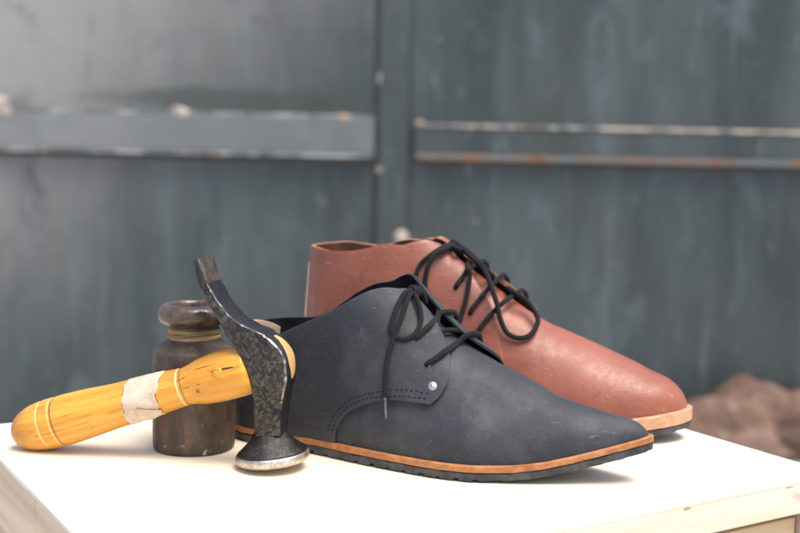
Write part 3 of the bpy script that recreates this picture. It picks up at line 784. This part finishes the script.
quarter(SB, b, fcollar, fupper, flower, [BLK, BLK_IN, BLK_EDGE], True, so_far)
insole(SB, b, BLK_IN)
stitches(SB, b, [[(p[0], p[1]) for p in D['B'][k]] for k in ('st1', 'st2')], .0029, THREAD_D)
# cream patch of lining inside the heel
rows = []; rin = []
for i in range(24):
    x = .0015+.0185*(i/23)**1.6; r1 = []; r2 = []
    for k in range(12):
        th = PI-(.22+(.232-.055*(i/23)**3)*k/11); r1.append(SB.surf(x, th, -.0006)); r2.append(SB.surf(x, th, -.0020))
    rows.append(r1); rin.append(r2)
grid_panel('heel_lining', rows, rin, [CREAM, CREAM, CREAM], b)
hx = D['B']['holes']
for (x, th, _) in hx[:2]: eyelet(SB, x, th, b, PUNCH, off=.0034)
disc_on(SB, 'rivet', hx[2][0], hx[2][1], .0031, .0007, NICKEL, b, off=.0026)
LR = .00180
for k, (h, fe) in enumerate(zip(hx[:2], D['Bfar'])):
    n_ = SB.surf
    p0 = Vector(n_(h[0], h[1], .0042)); p1 = Vector(fe)
    p = [n_(h[0]-.0006, h[1]-.01, .0008), p0]+[tuple(q) for q in D['Bmid'][k]]+[p1, n_(fe[0]+.0010, 1.62, .0084), n_(fe[0]+.0018, 1.78, .0080), n_(fe[0]+.0022, 1.92, .0055), n_(fe[0]+.0022, 2.0, .0020)]
    tube('lace_crossing', p, LR*1.12, LACE, b)
for (x1, t1, x2, t2) in ((.1650, 1.66, .1765, 1.12), (.1850, 1.66, .1720, 1.15)):
    tube('lace_crossing', [SB.surf(x1, t1, .0035), SB.surf((x1+x2)/2, (t1+t2)/2, .0012), SB.surf(x2, t2, .0010)], LR, LACE, b)
tube('lace_bow', D['Bloop'], LR, LACE, b)
e_ = tube('lace_end', D['Bend'], LR*1.1, LACE, b)
tube('aglet', D['Baglet'], .0011, m_steel('aglet_metal', (.10, .10, .11), (.22, .22, .23)), e_, rfun=lambda u: .0013-.0004*u)
kn = Vector(D['Bloop'][0])
def knot(c, parent, r, ax=0):
    P = []
    for i in range(27):
        a = 2*PI*i/13; P.append(c+Vector((math.cos(a)*.0024+(i/27-.5)*.002, (i/27-.5)*.0045, math.sin(a)*.0030)))
    tube('lace_knot', P, r, LACE, parent, k=4)
knot(kn+Vector((.0005, .0015, -.0010)), b, LR*.95)
tube('lace_knot', [kn+Vector((-.004, -.002, -.0035)), kn+Vector((-.001, -.001, .000)), kn+Vector((.002, .003, .001)), kn+Vector((.004, .008, -.003)), kn+Vector((.005, .012, -.010))], LR, LACE, b)

# ---- the brown shoe
r_ = thing('derby_shoe', 'chestnut brown smooth leather lace up ankle shoe with round toe, standing behind the dark one', 'shoe', (BROWN_AT[0], BROWN_AT[1], 0), math.radians(BROWN_AT[2]), 'unmatched lace up shoes')
SR = Last(BROWN)
shoe_sole(SR, BROWN, r_, [WELT_R], .0105, 4.7)
vamp(SR, r_, .098, .133, [BRN, BRN_IN, BRN_EDGE], tongue_drop=.0020, crease=.0001)
E = [(p[0], p[1]) for p in D['R']['edge']]; CO = [(p[0], p[1]) for p in D['R']['collar']]
collar = [(0, .634), (.012, .636), (.0279, .630), (.045, .642), (.0596, .668), (.0913, .825), (.105, 1.02)]
lower = [(.100, 0), (.106, .07), (.118, .15), (.132, .22), (.148, .30), (.165, .38), (.1849, .48)]
upper = [(.1055, 1.035), (.113, 1.22), (.121, 1.36), (.1290, 1.42), (.1385, 1.36), (.1500, 1.25)]+[p for p in reversed(E[:-3])]
def so_n2(x, th): return .0012*smooth01(.6, 1.2, th)*smooth01(.10, .14, x)
quarter(SR, r_, collar, upper, lower, [BRN, BRN_IN, BRN_EDGE], False, so_n2, thick=.0036)
fcollar = [(0, .637), (.010, .648), (.0225, .660), (.035, .655), (.048, .650), (.062, .672), (.0913, .835), (.105, 1.02)]
fupper = [(.1055, 1.035), (.113, 1.24), (.121, 1.42), (.130, 1.52), (.145, 1.53), (.160, 1.54), (.175, 1.53), (.188, 1.44), (.197, 1.20), (.198, .90), (.193, .65), (.1849, .50)]
flower = lower[:-1]+[(.1849, .49)]
def so_f2(x, th): return .0040*smooth01(.7, 1.45, th)*smooth01(.10, .14, x)+.0003
quarter(SR, r_, fcollar, fupper, flower, [BRN, BRN_IN, BRN_EDGE], True, so_f2, thick=.0036)
insole(SR, r_, BRN_IN)
tube('heel_seam', [SR.surf(.0035+.0015*(1-k/8), .05+.47*k/8, .0024) for k in range(9)], .0009, THREAD_L, r_)
hx = D['R']['holes']
for (x, th, _) in hx: eyelet(SR, x, th, r_, BRN_IN, r=.0020, off=.0032)
for k, (h, far) in enumerate(zip(hx[1:], D['Rx'])):
    p = [SR.surf(h[0]-.0003, h[1]-.02, .0012), SR.surf(h[0]+.0004, h[1]+.02, .0048)]+[tuple(q) for q in far]
    fx = min(far[-1][0], h[0]+.024); p = p[:-1]+[SR.surf(fx, 1.50, .0092), SR.surf(fx+.0015, 1.68, .0092), SR.surf(fx+.0025, 1.88, .0084), SR.surf(fx+.0025, 2.02, .0045), SR.surf(fx+.0025, 2.08, .0020)]
    tube('lace_crossing', p, LR*1.08, LACE, r_)
KN = Vector(D['RA'][0])
tube('lace_crossing', [SR.surf(hx[0][0], hx[0][1]-.02, .0012), SR.surf(hx[0][0]+.0005, hx[0][1]+.03, .0052), KN+Vector((-.003, .001, -.005)), KN+Vector((.002, .006, -.003)), KN+Vector((.004, .014, -.012))], LR*1.05, LACE, r_)
tube('lace_bow', D['RB'], LR*1.12, LACE, r_)
tube('lace_end', D['RA'], LR, LACE, r_)
tube('lace_end', D['RC'], LR*1.12, LACE, r_)
tube('lace_bow', D['RD'], LR*1.12, LACE, r_, k=10)
knot(KN+Vector((.0005, .000, -.0015)), r_, LR)
tube('lace_knot', [KN+Vector((-.001, -.0035, -.006)), KN+Vector((0, -.0035, -.001)), KN+Vector((0, .000, .0022)), KN+Vector((.001, .004, -.001)), KN+Vector((.001, .004, -.006))], LR*1.1, LACE, r_)

# ---------------------------------------------------------------- jar
j = thing('stoneware_jar', 'small brown stoneware jar with a rolled rim and raffia tied round its neck', 'jar', (-.1468, .8170, 0))
JM = m_jar(); JG = m_jar(True)
prof = [(.0, .0008), (.0275, .0006), (.0288, .0014), (.0293, .004), (.0294, .02), (.0295, .045), (.0296, .0685), (.0294, .0708), (.0286, .0726), (.0270, .0740), (.0235, .0760), (.0198, .0782), (.0182, .0800), (.0176, .083), (.0176, .0885), (.0182, .0900)]
lathe('body', prof, JM, j, wob=lambda a, z: .006*math.sin(a*2+z*30)+.003*math.sin(5*a+z*90), seg=120)
rim = [(.0180, .0895), (.0205, .0905), (.0236, .0922), (.0256, .0950), (.0260, .0980), (.0252, .1012), (.0232, .1036), (.0205, .1052), (.0188, .1055), (.0172, .1046), (.0163, .1025), (.0160, .0990), (.0160, .070), (.024, .064), (.024, .006), (.0001, .005)]
lathe('rim', rim, JG, j, wob=lambda a, z: .007*math.sin(a*2+1), seg=120)
RAF = m_raffia()
nb = [(.0177, .0805)]
V = []; F = []
def band(name, z0, z1, r0, seed):
    pr = [(r0-.0008, z0), (r0, z0+.0006), (r0+.0004, (z0+z1)/2), (r0, z1-.0006), (r0-.0008, z1)]
    return lathe(name, pr, RAF, j, seg=120, wob=lambda a, z: .02*noise.noise(Vector((math.cos(a)*3, math.sin(a)*3, z*400+seed))))
band('raffia_tie', .0800, .0842, .0186, 1); band('raffia_tie', .0838, .0880, .0184, 7)
tube('raffia_tie', [Vector((.0190*math.cos(a), .0190*math.sin(a), .0835+.0022*math.sin(a*1.3+.8))) for a in [PI*(1.0+i/12) for i in range(13)]], .0008, RAF, j)

# ---------------------------------------------------------------- cobbler's hammer
AH = math.radians(-11)
hm = thing('cobbler_hammer', 'old dark iron hammer with yellow wooden handle, standing on its round face beside the jar', 'hammer', (-.0845, .768, 0), AH)
IRON = m_iron(); STEEL = m_steel('worn_steel', (.42, .38, .32), (.62, .58, .52)); OLDB = m_steel('bronzed_steel', (.15, .115, .075), (.28, .225, .155))
st = D['head']
def interp(stn, k=6):
    A = catmull([(s[0][0], s[0][1], s[2]) for s in stn], k); B_ = catmull([(s[1][0], s[1][1], 0) for s in stn], k); return A, B_
A_, B_ = interp(st)
IRONF = m_iron('forged_iron_front', .03, (.20, .17, .125)); EDGE = m_steel('worn_edge', (.10, .095, .085), (.42, .41, .39))
V = []; F = []; n = len(A_); MI = []
def section(i):
    c = (A_[i]+B_[i])/2; h = (B_[i]-A_[i])/2; d = A_[i].z; w = h.length; u = h/w
    ch = .0011*min(1, w/.004); P = []; K = []
    m_ = 6
    def seg(x0, y0, x1, y1, kind, mm):
        for q in range(mm):
            f = q/mm; P.append((x0+(x1-x0)*f, y0+(y1-y0)*f)); K.append(kind)
    # clockwise from the front left: front, worn front right arris, right side, back, left side
    seg(-w+ch, -d, w-ch, -d, 0, m_); seg(w-ch, -d, w, -d+ch, 2, 2); seg(w, -d+ch, w, d-ch*2, 1, m_); seg(w, d-ch*2, w-ch*2, d, 1, 2)
    seg(w-ch*2, d, -w+ch*2, d, 1, m_); seg(-w+ch*2, d, -w, d-ch*2, 1, 2); seg(-w, d-ch*2, -w, -d+ch, 1, m_); seg(-w, -d+ch, -w+ch, -d, 0, 2)
    out = []
    for q, (a, y) in enumerate(P):
        s_ = 1-((y/d)**2)*(.10 if i/(n-1) > .5 else .0)
        # forged sides are very slightly crowned
        ya = y*(1+.06*(1-(a/w)**2)) if abs(y) > d*.9 else y
        jx = .00045*noise.noise(Vector((i*.30, q*.5, 3)))
        out.append((c.x+u.x*a*s_+jx, ya+jx, c.y+u.y*a*s_+jx*.5))
    return out, K
for i in range(n):
    o_, KD = section(i); NS = len(o_); V += o_
for i in range(n-1):
    for q in range(NS):
        F.append((i*NS+q, i*NS+(q+1) % NS, (i+1)*NS+(q+1) % NS, (i+1)*NS+q)); k_ = KD[q]
        zc = B_[i].y
        if k_ == 1 and zc > .1265 and NS*.2 < q < NS*.48: k_ = 3
        if k_ == 2 and zc < .050: k_ = 0
        MI.append(k_)
F.append(tuple(range(NS))); MI.append(2); F.append(tuple((n-1)*NS+q for q in reversed(range(NS)))); MI.append(1)
head = mesh_obj('head', V, F, [IRONF, IRON, EDGE, OLDB], hm, sharp=32, midx=MI)
fprof = [(.0001, -.0012), (.018, -.0008), (.0228, .0000), (.0249, .0016), (.0254, .0034), (.0252, .0056), (.0243, .0068)]
cprof = [(.0243, .0069), (.0236, .0079), (.0208, .0102), (.0176, .0130), (.0150, .0155), (.0134, .0178), (.0122, .0200), (.0100, .0215)]
fc = lathe('striking_face', fprof, STEEL, hm, seg=96); nk = lathe('flared_neck', cprof, IRON, hm, seg=96)
for o in (fc, nk): o.rotation_euler = (0, -math.radians(6.5), 0); o.location = (.0006, 0, .0042)
# handle, built along its own x axis and turned up to the head
HM = m_handle(); TP = m_tape()
tilt = math.atan(.33)
hp = [(.2032, .0), (.2026, .0035), (.2010, .0068), (.1985, .0098), (.1945, .0128), (.190, .0148), (.184, .0165), (.176, .0176), (.168, .0180), (.160, .0180), (.150, .0176), (.134, .0166), (.118, .0155), (.104, .0150), (.089, .0146), (.080, .0141), (.0743, .0137),
      (.070, .0134), (.0655, .0132), (.062, .0136), (.057, .0148), (.052, .0160), (.044, .0170), (.034, .0175), (.026, .0175), (.0205, .0172), (.0165, .0166), (.0155, .0120), (.014, .0098), (.0, .0095), (-.010, .0092)]
pf = pchip([-p[0] for p in hp], [p[1] for p in hp])
V = []; F = []; NS = 64; ts = [hp[0][0]-(hp[0][0]+.010)*((1-math.cos(PI*min(1, i/24*.5)))*0+0) for i in range(1)]
ts = [.2032-.0132*(1-math.cos(PI/2*i/16)) for i in range(16)]+[.190-.20*i/150 for i in range(151)]
def hr(t):
    r = max(0.0, pf(-t)) if t < .2032 else 0
    for g0 in (.1745, .1640, .0660): r -= .0005*math.exp(-((t-g0)/.0008)**2)*(r > .004)
    return r
for t in ts:
    r = hr(t)
    for q in range(NS):
        a = 2*PI*q/NS; lump = 1+.018*noise.noise(Vector((t*40, math.cos(a)*1.2, math.sin(a)*1.2)))
        V.append((-t, r*.90*math.cos(a)*lump, r*math.sin(a)*lump))
for i in range(len(ts)-1):
    for q in range(NS): F.append((i*NS+q, i*NS+(q+1) % NS, (i+1)*NS+(q+1) % NS, (i+1)*NS+q))
F.append(tuple((len(ts)-1)*NS+q for q in range(NS)))
hd = mesh_obj('handle', V, F, HM, hm)
def on_axis(o): o.rotation_euler = (0, -tilt, 0); o.location = (0, 0, .0733)
on_axis(hd)
# cloth tape round the handle
V = []; F = []; NT = 22; NS = 96
for i in range(NT+1):
    for q in range(NS):
        a = 2*PI*q/NS
        t0 = .1090-.0035*math.sin(a)+.0012*noise.noise(Vector((math.cos(a)*2.5, math.sin(a)*2.5, 1)))
        t1 = .0800-.0028*math.sin(a)+.0016*noise.noise(Vector((math.cos(a)*2.5, math.sin(a)*2.5, 7)))+.003*smooth01(.2, .9, math.cos(a-3.6))
        t = t0+(t1-t0)*i/NT; r = pf(-t)
        lump = 1+.018*noise.noise(Vector((t*40, math.cos(a)*1.2, math.sin(a)*1.2)))
        e = min(1, min(i, NT-i)/1.0); o_ = .0004*e-.0001*(1-e)+.00025*noise.noise(Vector((t*200, a*2, 2)))
        V.append((-t, (r+o_)*.90*math.cos(a)*lump, (r+o_)*math.sin(a)*lump))
for i in range(NT):
    for q in range(NS): F.append((i*NS+q, i*NS+(q+1) % NS, (i+1)*NS+(q+1) % NS, (i+1)*NS+q))
tp = mesh_obj('tape', V, F, TP, hd)
GLUE = m_plain('old_glue', (.20, .10, .045), .5, .4, 300, .0003, .5, 200)
V = []; F = []
for i in range(NT+1):
    for q in range(NS):
        a = 2*PI*q/NS
        t0 = .1090-.0035*math.sin(a)+.0012*noise.noise(Vector((math.cos(a)*2.5, math.sin(a)*2.5, 1)))+.0007+.0005*noise.noise(Vector((a*6, 0, 5)))
        t1 = .0800-.0028*math.sin(a)+.0016*noise.noise(Vector((math.cos(a)*2.5, math.sin(a)*2.5, 7)))+.003*smooth01(.2, .9, math.cos(a-3.6))-.0008-.0007*noise.noise(Vector((a*6, 0, 9)))
        t = t0+(t1-t0)*i/NT; r = pf(-t); lump = 1+.018*noise.noise(Vector((t*40, math.cos(a)*1.2, math.sin(a)*1.2)))
        o_ = .00012 if 0 < i < NT else -.0002
        V.append((-t, (r+o_)*.90*math.cos(a)*lump, (r+o_)*math.sin(a)*lump))
for i in range(NT):
    for q in range(NS): F.append((i*NS+q, i*NS+(q+1) % NS, (i+1)*NS+(q+1) % NS, (i+1)*NS+q))
mesh_obj('glue_edge', V, F, GLUE, hd)
# loose corner of the tape standing off the handle
def flap_pt(t, a, lift):
    r = pf(-t)+.0006+lift; return (-t, r*.90*math.cos(a), r*math.sin(a))
fo = []; fi = []
for i in range(13):
    f = i/12; ro_ = []; ri_ = []
    for k in range(9):
        g_ = k/8; t_ = .1015-.016*f-.002*g_; a_ = math.radians(-118)-math.radians(46)*g_*(1-.55*f)
        lf = .0010*math.sin(PI*min(1, f*1.1))*(1-g_)*1.4+.0002
        ro_.append(flap_pt(t_, a_, lf+.0004)); ri_.append(flap_pt(t_, a_, lf))
    fo.append(ro_); fi.append(ri_)
grid_panel('tape_flap', fo, fi, [TP, GLUE, GLUE], hd)
# wood end showing in the eye on the right of the head
V = []; F = []
seg_ = [i for i in range(n) if .0615 < B_[i].y < .0935]
W = 14
for i in seg_:
    f = (B_[i].y-.0615)/.032; tn = (B_[min(i+1, n-1)]-B_[max(i-1, 0)]); tn = Vector((tn.x, tn.y)).normalized(); nr = Vector((-tn.y, tn.x))
    if nr.x < 0: nr = -nr
    hw = .0072*math.sqrt(max(.02, 1-(2*f-1)**2))
    for q in range(W+1):
        g_ = -1+2*q/W; bulge = .0011*(1-g_**4)*(1-(2*f-1)**6)
        V.append((B_[i].x+nr.x*(bulge-.0006), hw*g_, B_[i].y+nr.y*(bulge-.0006)))
for i in range(len(seg_)-1):
    for q in range(W): F.append((i*(W+1)+q, i*(W+1)+q+1, (i+1)*(W+1)+q+1, (i+1)*(W+1)+q))
mesh_obj('handle_end', V, F, m_pine('end_grain', (.58, .37, .15), (.42, .24, .08), .8, 2), hm)
# round peg sunk in the cheek of the handle
pg = lathe('peg', [(.0036, -.001), (.0036, .0004), (.0030, .0009), (.0015, .0010), (.0001, .0010)], HM, hd, seg=32)
pg.rotation_euler = (PI/2, 0, 0); pg.location = (-.0345, -.0152, .0045)
bpy.context.view_layer.update()
